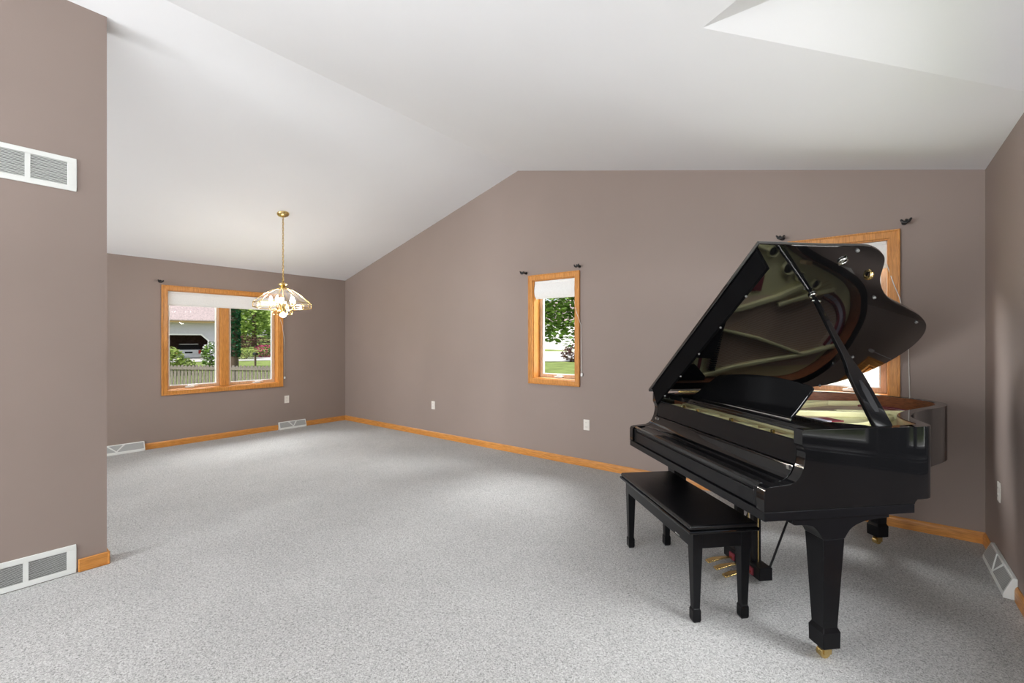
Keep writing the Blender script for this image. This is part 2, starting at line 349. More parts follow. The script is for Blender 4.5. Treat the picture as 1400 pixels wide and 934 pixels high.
def window(name, W, place, label, mull=None, oak='oak_z', shade=None, cw=0.058, cranks=(), sb=0.105):
    """casing, jamb, mullions, sashes with panes and cranks"""
    root = thing(name, label, 'window', place(W[0], 0, W[2]), kind='structure'); inv = Matrix.Translation(root.location).inverted()
    def add(nm, bm, m, par=root, **kw):
        if par is root: bm.transform(inv)
        else: bm.transform(inv)
        o = obj(nm, bm, m, par, **kw); return o
    s0, s1, z0, z1 = W
    bm = NB(); frame(bm, s0 - cw, s1 + cw, z0 - cw, z1 + cw, cw + 0.004, -0.020, 0.0, place)
    frame(bm, s0 - cw, s1 + cw, z0 - cw, z1 + cw, 0.014, -0.027, -0.019, place)
    add('casing', bm, M[oak], bevel=.004)
    bm = NB(); frame(bm, s0, s1, z0, z1, 0.014, 0.0, WT, place); add('jamb', bm, M[oak])
    edges = [s0 + .014] + [x for mm in (mull or []) for x in mm] + [s1 - .014]
    for mm in (mull or []):
        bm = NB(); pbox(bm, mm[0], mm[1], z0 + .014, z1 - .014, sb - .055, WT, place); add('mullion', bm, M[oak], bevel=.003)
    for k in range(0, len(edges), 2):
        a, b = edges[k] + .002, edges[k + 1] - .002
        bm = NB(); frame(bm, a, b, z0 + .016, z1 - .016, 0.034, sb, sb + .04, place); sash = add('sash', bm, M['bronze' if oak == 'bronze' else 'sash'], bevel=.003)
        bm = NB(); frame(bm, a + .032, b - .032, z0 + .048, z1 - .048, 0.014, sb + .006, sb + .034, place); add('glazing_bead', bm, M['white'], sash)
        bm = NB(); pbox(bm, a + .04, b - .04, z0 + .056, z1 - .056, sb + .018, sb + .022, place); add('pane', bm, M['glass'], sash)
        if cranks and cranks[k // 2] is not None:
            sc = cranks[k // 2]; zc = z0 + .02
            bm = NB(); pbox(bm, sc - .05, sc + .05, zc, zc + .018, sb - .035, sb, place)
            pbox(bm, sc - .02, sc + .02, zc + .012, zc + .03, sb - .03, sb - .008, place)
            tube(bm, [place(sc, sb - .03, zc + .025), place(sc + .045, sb - .04, zc + .03), place(sc + .085, sb - .045, zc + .02)], .006, 6)
            add('crank_handle', bm, M['white'], sash, bevel=.002)
    return root
pl_left = lambda s, d, z: (XL - d, s, z)
pl_back = lambda s, d, z: (s, YG + d, z)
pl_right = lambda s, d, z: (XR + d, s, z)
window('window_1', W1, pl_left, 'wide oak double casement window in the left wall', mull=[(2.488, 2.588)], cranks=(2.12, 2.98))
window('window_2', W2, pl_back, 'narrow oak casement window in the middle of the gable wall', cranks=(-2.87,), sb=.125)
window('window_3', W3, pl_back, 'oak window behind the raised piano lid', cranks=(-0.12,), sb=.115)
window('window_4', W4, pl_right, 'triple dark framed window in the right wall mirrored in the piano side', mull=[(1.56, 1.64), (2.54, 2.63)], oak='bronze')

def roman_shade(W, z0, place, label, belly, n=4):
    s0, s1 = W[0] + .018, W[1] - .018; zt = W[3] - .016
    t = thing('roman_shade', label, 'window shade', place((s0 + s1) / 2, .03, z0), group=None); inv = Matrix.Translation(t.location).inverted()
    bm = NB(); pbox(bm, s0, s1, zt - .028, zt, .012, .05, place); bm.transform(inv); obj('headrail', bm, M['shade'], t, bevel=.004)
    # folded cloth: front sheet with a rounded bottom belly and two fold lips behind
    prof = [(.016, zt - .028)]
    H = zt - .028 - z0
    for k in range(1, 9):
        f = k / 8; prof.append((.016 - belly * math.sin(f * math.pi) * (0.4 + .6 * f), zt - .028 - H * f))
    prof += [(.03, z0 + .003), (.045, z0 + .02), (.048, zt - .03)]
    bm = NB(); va = [[bm.verts.new(place(s, d, z)) for d, z in prof] for s in (s0, s1)]
    for i in range(len(prof)):
        j = (i + 1) % len(prof); bm.faces.new((va[0][i], va[0][j], va[1][j], va[1][i]))
    bm.faces.new(va[0][::-1]); bm.faces.new(va[1])
    bm.transform(inv); obj('cloth', bm, M['shade'], t, smooth=50)
    bm = NB()
    for k in range(2): pbox(bm, s0 + .002, s1 - .002, z0 - .012 * (k + 1), z0 + .012 - .012 * k, .02 + .012 * k, .034 + .012 * k, place)
    bm.transform(inv); obj('gathered_folds', bm, M['shade'], t, bevel=.003)
    return t
roman_shade(W1, 1.875, pl_left, 'wide white roman shade drawn up in the double window', .004)
roman_shade(W2, 1.905, pl_back, 'small white roman shade bellying out atop the narrow middle window', .022)
roman_shade(W3, 1.955, pl_back, 'white roman shade half hidden behind the piano lid', .006)
def cord(pts, place, label, cat='cord', ends=True):
    P = [place(*p) for p in pts]
    t = thing('pull_cord', label, 'pull cord', P[-1]); inv = Matrix.Translation(t.location).inverted()
    bm = NB(); tube(bm, P, .0028, 6); bm.transform(inv); obj('string', bm, M['cord'], t, smooth=60)
    bm = NB(); e = Vector(P[-1])
    lathe(bm, [(.003, .03), (.012, .022), (.014, .0), (.010, -.012)], 10, Matrix.Translation(e - t.location)); obj('tassel', bm, M['white'], t, smooth=60)
    return t
cord([(3.235, .005, 1.90), (3.31, -.03, 1.62), (3.345, -.022, 1.40), (3.35, -.012, 1.37), (3.352, -.012, .80)], pl_left, 'white pull cord hanging right of the double window')
cord([(-2.60, .0, 1.84), (-2.55, -.03, 1.70), (-2.507, -.022, 1.58), (-2.503, -.012, 1.56), (-2.492, -.012, 1.00)], pl_back, 'white pull cord hanging right of the narrow middle window')
cord([(.10, .0, 1.96), (.14, -.03, 1.80), (.172, -.03, 1.70), (.197, -.02, 1.56), (.222, -.012, 1.35), (.232, -.012, .86)], pl_back, 'white pull cord hanging behind the piano near the corner')

# curtain rod brackets
def bracket(s, z, place, label, flip=1):
    p = Vector(place(s, 0, z)); t = thing('curtain_bracket', label, 'bracket', p, group=None)
    q = lambda ds, d, dz: Vector(place(s + ds, d, z + dz)) - p
    bm = NB(); tube(bm, [q(0, 0, 0), q(0, -.006, 0)], .017, 12); obj('wall_plate', bm, M['black_iron'], t, smooth=40)
    bm = NB(); tube(bm, [q(0, -.005, 0), q(-.006 * flip, -.05, .0), q(-.010 * flip, -.08, .004)], [.011, .010, .010], 8)
    tube(bm, [q(-.036 * flip, -.08, .016), q(-.022 * flip, -.08, -.006), q(-.004 * flip, -.08, -.014), q(.014 * flip, -.08, -.006), q(.022 * flip, -.08, .012)], [.006, .010, .012, .010, .006], 8)
    obj('cradle', bm, M['black_iron'], t, smooth=60)
bracket(1.765, 2.150, pl_left, 'black curtain bracket above left corner of the double window')
bracket(3.36, 2.150, pl_left, 'black curtain bracket above right corner of the double window, by the hanging lamp', -1)
bracket(-3.262, 2.200, pl_back, 'black curtain bracket above left corner of the narrow middle window')
bracket(-2.528, 2.208, pl_back, 'black curtain bracket above right corner of the narrow middle window', -1)
bracket(-.575, 2.243, pl_back, 'black curtain bracket just above the front of the piano lid')
bracket(.200, 2.250, pl_back, 'black curtain bracket above the window in the right corner', -1)

# outlets and plates
def plate(s, z, place, label, name='wall_outlet', cat='outlet', slots=True, w=.072, h=.116):
    p = Vector(place(s, 0, z)); t = thing(name, label, cat, p); inv = Matrix.Translation(p).inverted()
    bm = NB(); pbox(bm, s - w / 2, s + w / 2, z - h / 2, z + h / 2, -.006, 0, place); bm.transform(inv); obj('cover_plate', bm, M['plastic'], t, bevel=.002)
    if slots:
        for dz in (.024, -.024):
            bm = NB(); pbox(bm, s - .017, s + .017, z + dz - .014, z + dz + .014, -.009, -.005, place); bm.transform(inv)
            r = obj('receptacle', bm, M['plastic'], t, bevel=.003)
            bm = NB()
            for ds in (-.006, .006): pbox(bm, s + ds - .001, s + ds + .001, z + dz - .004, z + dz + .006, -.0094, -.0088, place)
            bm.transform(inv); obj('slots', bm, M['black_iron'], r)
    else:
        bm = NB(); pbox(bm, s - .017, s + .017, z - .034, z + .034, -.010, -.005, place); bm.transform(inv); obj('insert', bm, M['plastic'], t, bevel=.002)
plate(3.391, .462, pl_left, 'ivory outlet on the left wall below the shade cord')
plate(-4.926, .457, pl_back, 'ivory outlet on the gable wall nearer the far corner')
plate(-2.439, .459, pl_back, 'ivory outlet on the gable wall below and right of the narrow window')
plate(3.97, .467, pl_right, 'ivory outlet on the right wall above the white register')

# return-air grilles on the partition
def grille(y0, y1, z0, z1, label, bars, nl, tl=(.42, .25)):
    p = (XPW, (y0 + y1) / 2, z0); t = thing('return_grille', label, 'air grille', p, group=None); inv = Matrix.Translation(p).inverted()
    fw = .030; bm = NB(); x0, x1 = XPW, XPW + .008
    box(bm, x0, x1, y0, y1, z0, z0 + fw); box(bm, x0, x1, y0, y1, z1 - fw, z1); box(bm, x0, x1, y0, y0 + fw, z0 + fw, z1 - fw); box(bm, x0, x1, y1 - fw - .01, y1, z0 + fw, z1 - fw)
    bm.transform(inv); obj('frame', bm, M['vent_white'], t, bevel=.002)
    bm = NB(); box(bm, x0, x0 + .001, y0 + fw, y1 - fw, z0 + fw, z1 - fw); bm.transform(inv); obj('backing', bm, M['vent_grey'], t)
    for yb in bars:
        bm = NB(); box(bm, x0, x1, yb - .011, yb + .011, z0 + fw, z1 - fw); bm.transform(inv); obj('divider', bm, M['vent_white'], t)
    bm = NB(); hh = (z1 - z0 - 2 * fw) / nl
    for k in range(nl):
        z = z0 + fw + hh * (k + .5)
        vs = [bm.verts.new(q) for q in ((x0 + .001, y0 + fw, z + hh * tl[0]), (x0 + .001, y1 - fw, z + hh * tl[0]), (x1 - .001, y1 - fw, z - hh * tl[1]), (x1 - .001, y0 + fw, z - hh * tl[1]))]
        bm.faces.new(vs)
    bm.transform(inv); o = obj('louvres', bm, M['vent_white'], t)
    md = o.modifiers.new('thickness', 'SOLIDIFY'); md.thickness = .0012
    return t
grille(-.18, .505, 2.268, 2.462, 'white return air grille high on the partition near the ceiling', (.305, .09), 18)
grille(-.18, .503, 0.004, .172, 'white return air grille at the foot of the partition on the carpet', (.298, .09), 16, (-.05, -.25))

# baseboard registers: sloped white boxes with a V rib
def register(a, b, place, label, h=.115, dp=.055):
    p = Vector(place((a + b) / 2, 0, 0)); t = thing('floor_register', label, 'heating register', p); inv = Matrix.Translation(p).inverted()
    bm = NB(); pr = [(0, 0), (0, h), (-.018, h), (-dp, .022), (-dp, 0)]
    va = [bm.verts.new(place(a, d, z)) for d, z in pr]; vb = [bm.verts.new(place(b, d, z)) for d, z in pr]
    bm.faces.new(va); bm.faces.new(vb[::-1])
    for i in range(5): bm.faces.new((va[i], va[(i + 1) % 5], vb[(i + 1) % 5], vb[i]))
    bm.transform(inv); obj('housing', bm, M['vent_white'], t, bevel=.003)
    nrm = lambda d, z, e: (d - e * .9, z + e * .43)
    def sl(s, f, e):                                   # point on the sloped face, f 0 bottom .. 1 top
        d = -dp + f * (dp - .018); z = .022 + f * (h - .022); d, z = nrm(d, z, e); return place(s, d, z)
    c = (a + b) / 2; q = (b - a) * .14
    for tri in ([(a + .012, .1), (c - .004, .1), (c - q - .012, .9), (a + .012, .9)], [(c - q + .012, .9), (c, .22), (c + q - .012, .9)], [(c + .004, .1), (b - .012, .1), (b - .012, .9), (c + q + .012, .9)]):
        bm = NB(); vs = [bm.verts.new(sl(s, f, .0012)) for s, f in tri]; bm.faces.new(vs)
        n = 16
        bm.transform(inv); g = obj('grid', bm, M['vent_mesh'], t)
    bm = NB()
    for sg in (-1, 1): tube(bm, [sl(c, .08, .002), sl(c + sg * q, .94, .002)], .0045, 6)
    bm.transform(inv); obj('v_rib', bm, M['vent_white'], t)
def ventmesh():
    m = bpy.data.materials.new('register_mesh'); nt, b = _nt(m); N = nt.nodes; L = nt.links
    tc = N.new('ShaderNodeTexCoord'); w = N.new('ShaderNodeTexWave'); w.wave_type = 'BANDS'; w.bands_direction = 'Z'; w.inputs['Scale'].default_value = 45
    L.new(tc.outputs['Object'], w.inputs['Vector']); cr = N.new('ShaderNodeValToRGB'); e = cr.color_ramp.elements
    e[0].color = (.20, .205, .20, 1); e[1].color = (.52, .53, .52, 1); L.new(w.outputs['Color'], cr.inputs[0]); L.new(cr.outputs[0], b.inputs['Base Color']); b.inputs['Roughness'].default_value = .5
    return m
M['vent_mesh'] = ventmesh()
register(1.05, 1.605, pl_left, 'white floor register partly hidden behind the partition end')
register(3.260, 3.685, pl_left, 'white floor register below the outlet near the far corner')
register(3.545, 4.105, pl_right, 'white floor register against the right wall by the corner')

# ------------------------------------------------------------------ grand piano
PK = 0.9615; PZ = CAM_H * (1 - PK)
PO = (-0.849, 2.601, 0.0); PA = R(-43.665)
piano = thing('grand_piano', 'black glossy grand piano with raised lid standing in the right corner', 'piano', PO, PA)
def up(bm): bm.transform(Matrix.Translation((0, 0, PZ)) @ Matrix.Scale(PK, 4)); return bm
def pobj(name, bm, m, par=piano, scaled=True, **kw):
    if scaled: up(bm)
    return obj(name, bm, m, par, **kw)
HW = .729
rim_ctl = [(.729, .74), (.729, .79), (.719, .84), (.685, .88), (.63, .912), (.56, .955), (.49, 1.01), (.43, 1.08), (.37, 1.17), (.31, 1.30), (.26, 1.43), (.21, 1.55),
           (.15, 1.66), (.07, 1.745), (-.03, 1.79), (-.15, 1.815), (-.30, 1.79), (-.44, 1.735), (-.56, 1.645), (-.65, 1.535), (-.705, 1.42), (-.726, 1.31), (-.729, 1.2), (-.729, .74)]
rim = spline(rim_ctl, 5)
def offset(path, d):
    out = []
    for i, p in enumerate(path):
        a = path[max(0, i - 1)]; b = path[min(len(path) - 1, i + 1)]; t = (b - a).normalized()
        out.append(p + Vector((-t.y, t.x, 0)) * d)
    return out
def ribbon(bm, po, pi, z0, z1):
    A = [[bm.verts.new((p.x, p.y, z)) for p in q] for q, z in ((po, z0), (po, z1), (pi, z1), (pi, z0))]
    n = len(po)
    for i in range(n - 1):
        for k in range(4):
            X, Y_ = A[k], A[(k + 1) % 4]; bm.faces.new((X[i], X[i + 1], Y_[i + 1], Y_[i]))
    bm.faces.new([A[k][0] for k in range(4)]); bm.faces.new([A[k][-1] for k in range(3, -1, -1)])
ZT = .990
bm = NB(); inner = offset(rim, .050); ribbon(bm, rim, inner, .660, ZT)
arm = [(0, .641), (0, .728), (.008, .742), (.025, .748), (.085, .753), (.125, .756), (.150, .768), (.172, .790), (.186, .820), (.195, .855), (.198, .885), (.190, .912), (.182, .926), (.182, .985), (.187, ZT),
       (.75, ZT), (.79, ZT), (.79, .672), (.768, .664), (.752, .650), (.748, .641)]
for s in (-1, 1):
    x0, x1 = sorted((s * HW, s * (HW - .050))); prism(bm, arm, 'x', x0, x1)
case = pobj('case', bm, M['ebony'], bevel=.003, smooth=35)
bm = NB(); ribbon(bm, offset(rim, .0505), offset(rim, .056), .84, ZT - .004); 
for s in (-1, 1):
    x0, x1 = sorted((s * (HW - .0505), s * (HW - .056))); box(bm, x0, x1, .33, .79, .84, ZT - .004)
pobj('inner_rim', bm, M['walnut'], smooth=40)
bm = NB(); box(bm, -HW, HW, .001, .748, .600, .639); pobj('key_bed', bm, M['satin'], bevel=.002)
bm = NB(); box(bm, -.676, .676, .014, .040, .642, .712); box(bm, -.676, .676, .020, .05, .712, .722); pobj('key_slip', bm, M['satin'], bevel=.003)
for s in (-1, 1):
    bm = NB(); x0, x1 = sorted((s * .677, s * .640)); box(bm, x0, x1, .012, .13, .64, .735); pobj('key_block', bm, M['satin'], bevel=.006)
fb = [(.016, .724), (.014, .744), (.024, .752), (.040, .748), (.050, .741), (.085, .744), (.100, .752), (.112, .752), (.128, .757), (.150, .769), (.170, .789), (.181, .812), (.184, .822), (.200, .822), (.200, .724)]
bm = NB(); prism(bm, fb, 'x', -.672, .672); pobj('fallboard', bm, M['ebony'], bevel=.0015, smooth=25)
bm = NB(); prism(bm, [(.190, .826), (.204, .932), (.222, .932), (.208, .826)], 'x', -.674, .674); pobj('name_board', bm, M['satin'], bevel=.002)
for s in (-.655, .655):
    bm = NB(); box(bm, s - .008, s + .008, .168, .186, .800, .818); pobj('fallboard_hinge', bm, M['steel'], bevel=.002)
# inside: soundboard, plate, strings
ins = offset(rim, .060)
full = [Vector((.668, .36, 0))] + [Vector((.668, .74, 0))] + ins[1:-1] + [Vector((-.668, .74, 0)), Vector((-.668, .36, 0))]
bm = NB(); prism(bm, [(p.x, p.y) for p in full], 'z', .820, .832); pobj('soundboard', bm, M['board'])
bm = NB(); box(bm, -.668, .668, .330, .575, .850, .897); pobj('pin_block', bm, M['maple'], bevel=.003)
bm = NB(); box(bm, -.668, .668, .232, .325, .846, .878)
pobj('action_rail', bm, M['maple'], bevel=.002)
for x, wd in ((-.58, .09), (-.36, .05), (-.20, .11), (-.02, .03), (.16, .10), (.34, .025), (.50, .07), (.62, .03)):
    bm = NB(); box(bm, x, x + wd, .236, .32, .878, .924); pobj('action_bracket', bm, M['plate'], bevel=.004)
for x in (-.45, -.28, .08, .42):
    bm = NB(); tube(bm, [(x, .28, .878), (x, .28, .93)], .011, 10); pobj('action_screw', bm, M['brass'], smooth=50)
# plate: front web with ring holes, flange around the rim, struts
bm = NB(); zp0, zp1 = .898, .914
# front web in two strips so the tuning area shows
box(bm, -.664, .664, .385, .420, zp0, zp1); box(bm, -.664, .664, .530, .640, zp0, zp1)
for x in (-.664, -.41, -.13, .13, .36, .60): box(bm, x - .005, x + .06, .42, .53, zp0, zp1)
ribbon(bm, offset(rim, .062), offset(rim, .155), .880, .902)
for s in (-1, 1):
    x0, x1 = sorted((s * .664, s * .575)); box(bm, x0, x1, .62, .82, .884, .908)
# treble shoulder carries the ring holes
o62 = offset(rim, .062)
edge = [(p.x, p.y) for p in o62[18:62]]
prism(bm, [(-.10, .63), (.664, .63), (.664, .86)] + edge + [(.055, 1.56), (.03, 1.38), (-.02, 1.2), (-.08, .95)], 'z', .884, .906)
plate_o = pobj('iron_plate', bm, M['plate'], bevel=.004)
for (x, y, r) in ((.324, .968, .046), (.206, 1.123, .056), (.143, 1.237, .040), (.090, 1.375, .040)):
    bm = NB(); lathe(bm, [(r * .72, .0), (r, .0), (r, .016), (r * .86, .026), (r * .72, .014)], 20, Matrix.Translation((x, y, .906)), cap=False)
    pobj('ring_boss', bm, M['plate'], plate_o, smooth=40)
    bm = NB(); lathe(bm, [(r * .72, 0), (.001, 0)], 20, Matrix.Translation((x, y, .9075)), cap=False); pobj('sound_hole', bm, M['black_iron'], plate_o)
for pth, w in ((((-.15, .60), (-.105, .80), (-.01, 1.09), (.085, 1.29)), .036), (((-.07, 1.10), (.0, 1.33), (.055, 1.54)), .030), (((-.25, .60), (-.275, .72), (-.335, 1.0), (-.471, 1.42)), .022), (((-.655, .58), (-.574, .86), (-.471, 1.42), (-.39, 1.72)), .030), (((.36, .60), (.37, .80), (.33, .92)), .022)):
    q = [Vector((*p, 0)) for p in pth]; bm = NB(); ribbon(bm, offset(q, w / 2), offset(q, -w / 2), .905, .942); pobj('plate_strut', bm, M['plate'], plate_o, bevel=.006)
# strings: hundreds of wires, one mass each for steel and wound copper
bm = NB(); NS = 240
for k in range(NS):
    f = k / (NS - 1); p0 = Vector((-.03 - .56 * f, .60, .910)); p1 = Vector((.03 - .60 * f, 1.50 + .22 * math.sin(min(1, f * 1.6) * 1.57) - .42 * max(0, f - .55), .904))
    d = (p1 - p0); nn = Vector((-d.y, d.x, 0)).normalized() * .0009
    bm.faces.new([bm.verts.new(q) for q in (p0 + nn, p0 - nn, p1 - nn, p1 + nn)])
tag(pobj('steel_strings', bm, M['string']), kind='stuff')
bm = NB()
for k in range(26):
    f = k / 25; p0 = Vector((-.62 + .30 * f, .60, .928)); p1 = Vector((-.50 + .62 * f, 1.48 + .22 * math.sin(f * 2.6) - .12 * f, .922))
    d = p1 - p0; nn = Vector((-d.y, d.x, 0)).normalized() * .0018
    bm.faces.new([bm.verts.new(q) for q in (p0 + nn, p0 - nn, p1 - nn, p1 + nn)])
tag(pobj('copper_strings', bm, M['copper']), kind='stuff')
bm = NB()
for r_ in range(3):
    for k in range(60):
        x = -.62 + 1.24 * k / 59; tube(bm, [(x, .445 + .03 * r_, .897), (x, .443 + .03 * r_, .925)], .0032, 5)
tag(pobj('tuning_pins', bm, M['steel']), kind='stuff')
fpath = spline([(.045, 1.50), (.0, 1.60), (-.08, 1.68), (-.19, 1.725), (-.31, 1.715), (-.43, 1.66)], 5)
for dd in (0, .052):
    bm = NB(); ribbon(bm, offset(fpath, dd), offset(fpath, dd + .020), .903, .917); pobj('red_felt', bm, M['red_felt'], bevel=.003)
bm = NB(); ribbon(bm, offset(fpath, .022), offset(fpath, .050), .903, .912); pobj('grey_felt', bm, M['grey_felt'])
bm = NB(); box(bm, .03, .15, .86, .95, .906, .913); pobj('red_felt', bm, M['red_felt']); bm = NB(); box(bm, .05, .16, .80, .86, .906, .916); pobj('grey_felt', bm, M['grey_felt'])
bm = NB(); box(bm, -.60, .62, .56, .585, .914, .919); pobj('red_felt', bm, M['red_felt'])
bm = NB()
for k in range(66):
    x = -.60 + 1.16 * k / 65; box(bm, x, x + .010, .655, .70, .915, .940)
tag(pobj('dampers', bm, M['satin']), kind='stuff')
bm = NB(); box(bm, .240, .268, 1.21, 1.26, .90, .966); pobj('rim_block', bm, M['maple'], bevel=.003)
# music shelf and desk
bm = NB(); box(bm, -.662, .662, .285, .385, .966, .984); box(bm, -.662, .662, .285, .295, .950, .968)
for s in (-1, 1): x0, x1 = sorted((s * .662, s * .53)); prism(bm, [(x0, .385), (x1, .385), (x1, .50), ((x0 + x1) / 2 + s * .03, .60), (x0, .60)] if s < 0 else [(x0, .385), (x1, .385), (x1, .60), ((x0 + x1) / 2 + .03, .60), (x0, .50)], 'z', .968, .984)
shelf = pobj('music_shelf', bm, M['ebony'], bevel=.003)
bm = NB(); TY, TZ = .17, .150                                        # the desk leans back steeply
def dk(x, f, e): n = Vector((0, -TZ, TY)).normalized(); q = Vector((x, .36 + TY * f, .986 + TZ * f)) - n * e * -1; return q
pro = spline([(-.455, .0), (-.449, .25), (-.438, .5), (-.425, .78), (-.416, .93), (-.395, 1.0), (-.30, 1.06), (-.18, 1.13), (0, 1.165), (.18, 1.13), (.30, 1.06), (.395, 1.0), (.416, .93), (.425, .78), (.438, .5), (.449, .25), (.455, 0)], 3)
va = [bm.verts.new(dk(p.x, p.y, 0)) for p in pro]; vb = [bm.verts.new(dk(p.x, p.y, .014)) for p in pro]
bm.faces.new(va); bm.faces.new(vb[::-1])
for i in range(len(pro)): j = (i + 1) % len(pro); bm.faces.new((va[i], vb[i], vb[j], va[j]))
desk = pobj('music_desk', bm, M['ebony'], bevel=.002)
bm = NB(); tube(bm, [(-.455, .352, .986), (.455, .352, .986)], .0045, 8); pobj('desk_hinge', bm, M['steel'], desk)
# lid (hinged on the bass side, propped open)
LA = R(35.0)
def lp(s, y, e=0.0): return Vector((-.745 + s * math.cos(LA) - e * math.sin(LA), y, .995 + s * math.sin(LA) + e * math.cos(LA)))
lid_ctl = [(1.500, .55), (1.505, .74), (1.488, .824), (1.449, .900), (1.409, .943), (1.345, .987), (1.282, 1.029), (1.223, 1.085), (1.162, 1.159), (1.099, 1.26), (1.039, 1.406), (.977, 1.549), (.919, 1.659), (.841, 1.763),
           (.735, 1.841), (.593, 1.885), (.421, 1.878), (.277, 1.825), (.158, 1.736), (.07, 1.626), (.034, 1.52), (.012, 1.42), (.0, 1.3), (0, .9)]
lo = [Vector((1.500, .158, 0))] + spline(lid_ctl, 5) + [Vector((0, .158, 0))]
bm = NB(); va = [bm.verts.new(lp(p.x, p.y, 0)) for p in lo]; vb = [bm.verts.new(lp(p.x, p.y, .022)) for p in lo]
bm.faces.new(va[::-1]); bm.faces.new(vb)
for i in range(len(lo)): j = (i + 1) % len(lo); bm.faces.new((va[i], va[j], vb[j], vb[i]))
lid = pobj('lid', bm, M['ebony_lid'], bevel=.004)
bm = NB(); vs = []
for s in (.045, 1.462):
    for y in (.166, .184):
        for e in (-.001, -.128): vs.append(bm.verts.new(lp(s, y, e)))
for f in ((0, 1, 3, 2), (4, 6, 7, 5), (0, 4, 5, 1), (2, 3, 7, 6), (0, 2, 6, 4), (1, 5, 7, 3)): bm.faces.new([vs[i] for i in f])
rail = pobj('front_rail', bm, M['matte_black'], lid, bevel=.003)
def knob(s, y, r, h, m, nm, e0=0.0):
    bm = NB(); z = (lp(s, y, e0 - h) - lp(s, y, e0)).normalized()
    mt = Matrix.Translation(lp(s, y, e0)) @ Vector((0, 0, 1)).rotation_difference(z).to_matrix().to_4x4()
    lathe(bm, [(r, -.001), (r, h * .5), (r * .8, h * .9), (r * .3, h)], 12, mt); return pobj(nm, bm, m, lid, smooth=50)
for s, y in ((1.478, .72), (1.118, 1.13), (.474, 1.515), (.886, 1.64), (.06, 1.56)): knob(s, y, .009, .010, M['rubber'], 'rubber_bumper')
for s in (.18, .45, .72, .99, 1.26): knob(s, .175, .006, .008, M['rubber'], 'rubber_bumper', -.128)
for (s, y, r) in ((1.406, .692, .020), (1.133, .715, .017)):
    bm = NB(); c0 = lp(s, y, -.006); ax = lp(1, 0, 0) - lp(0, 0, 0); ay = Vector((0, 1, 0)); ax.normalize()
    tube(bm, [c0 + ax * (r * math.cos(a)) + ay * (r * math.sin(a)) for a in [k * math.pi / 9 for k in range(18)]], .005, 6, closed=True)
    tube(bm, [c0 - ax * (r + .01), c0 + ax * (r + .01)], .004, 6)
    pobj('prop_cup', bm, M['steel'], lid, smooth=60)
bm = NB(); c0 = lp(1.303, .933, 0); ax = (lp(1, 0, 0) - lp(0, 0, 0)).normalized(); nn = (lp(0, 0, -1) - lp(0, 0, 0)).normalized()
tube(bm, [c0 - ax * .02, c0 - ax * .012 + nn * .014, c0 + ax * .004 + nn * .02, c0 + ax * .018 + nn * .012, c0 + ax * .022], [.009, .011, .012, .011, .009], 10)
pobj('lid_lock', bm, M['brass'], lid, smooth=60)
for y in (.40, 1.05): 
    bm = NB(); tube(bm, [lp(-.004, y, 0), lp(-.004, y + .16, 0)], .007, 8); pobj('hinge', bm, M['brass'], lid, smooth=60)
# prop stick, perpendicular to the lid
pb, pt = Vector((.688, .632, .975)), lp(1.133, .715, -.010)
d = (pt - pb); ey = Vector((0, 1, 0)) - d.normalized() * d.normalized().y; ey.normalize(); ex = d.normalized().cross(ey)
bm = NB(); rows = []
for f, w, t in ((0, .046, .011), (.04, .047, .011), (.22, .044, .011), (.36, .040, .011), (.42, .030, .011), (.50, .021, .010), (.80, .016, .009), (.97, .013, .008), (1.0, .008, .006)):
    c = pb + d * f; rows.append([bm.verts.new(c + ey * (a * w) + ex * (b * t)) for a, b in ((-1, -1), (1, -1), (1, 1), (-1, 1))])
for A, B in zip(rows, rows[1:]):
    for k in range(4): bm.faces.new((A[k], A[(k + 1) % 4], B[(k + 1) % 4], B[k]))
bm.faces.new(rows[0][::-1]); bm.faces.new(rows[-1])
prop = pobj('lid_prop', bm, M['ebony'], bevel=.004)
bm = NB(); q = pb + d * .955; tube(bm, [q - ey * .026, q + ey * .026], .007, 8); pobj('prop_pin', bm, M['steel'], prop, smooth=60)
bm = NB(); rows = []
for f, w in ((.10, .010), (.14, .017), (.24, .017), (.31, .008)):
    c = pb + d * f; rows.append([bm.verts.new(c + ey * (a * w) + ex * b) for a, b in ((-1, -.0125), (1, -.0125), (1, -.010), (-1, -.010))])
for A, B in zip(rows, rows[1:]):
    for k in range(4): bm.faces.new((A[k], A[(k + 1) % 4], B[(k + 1) % 4], B[k]))
bm.faces.new(rows[0][::-1]); bm.faces.new(rows[-1]); pobj('short_prop', bm, M['satin'], prop, bevel=.002)
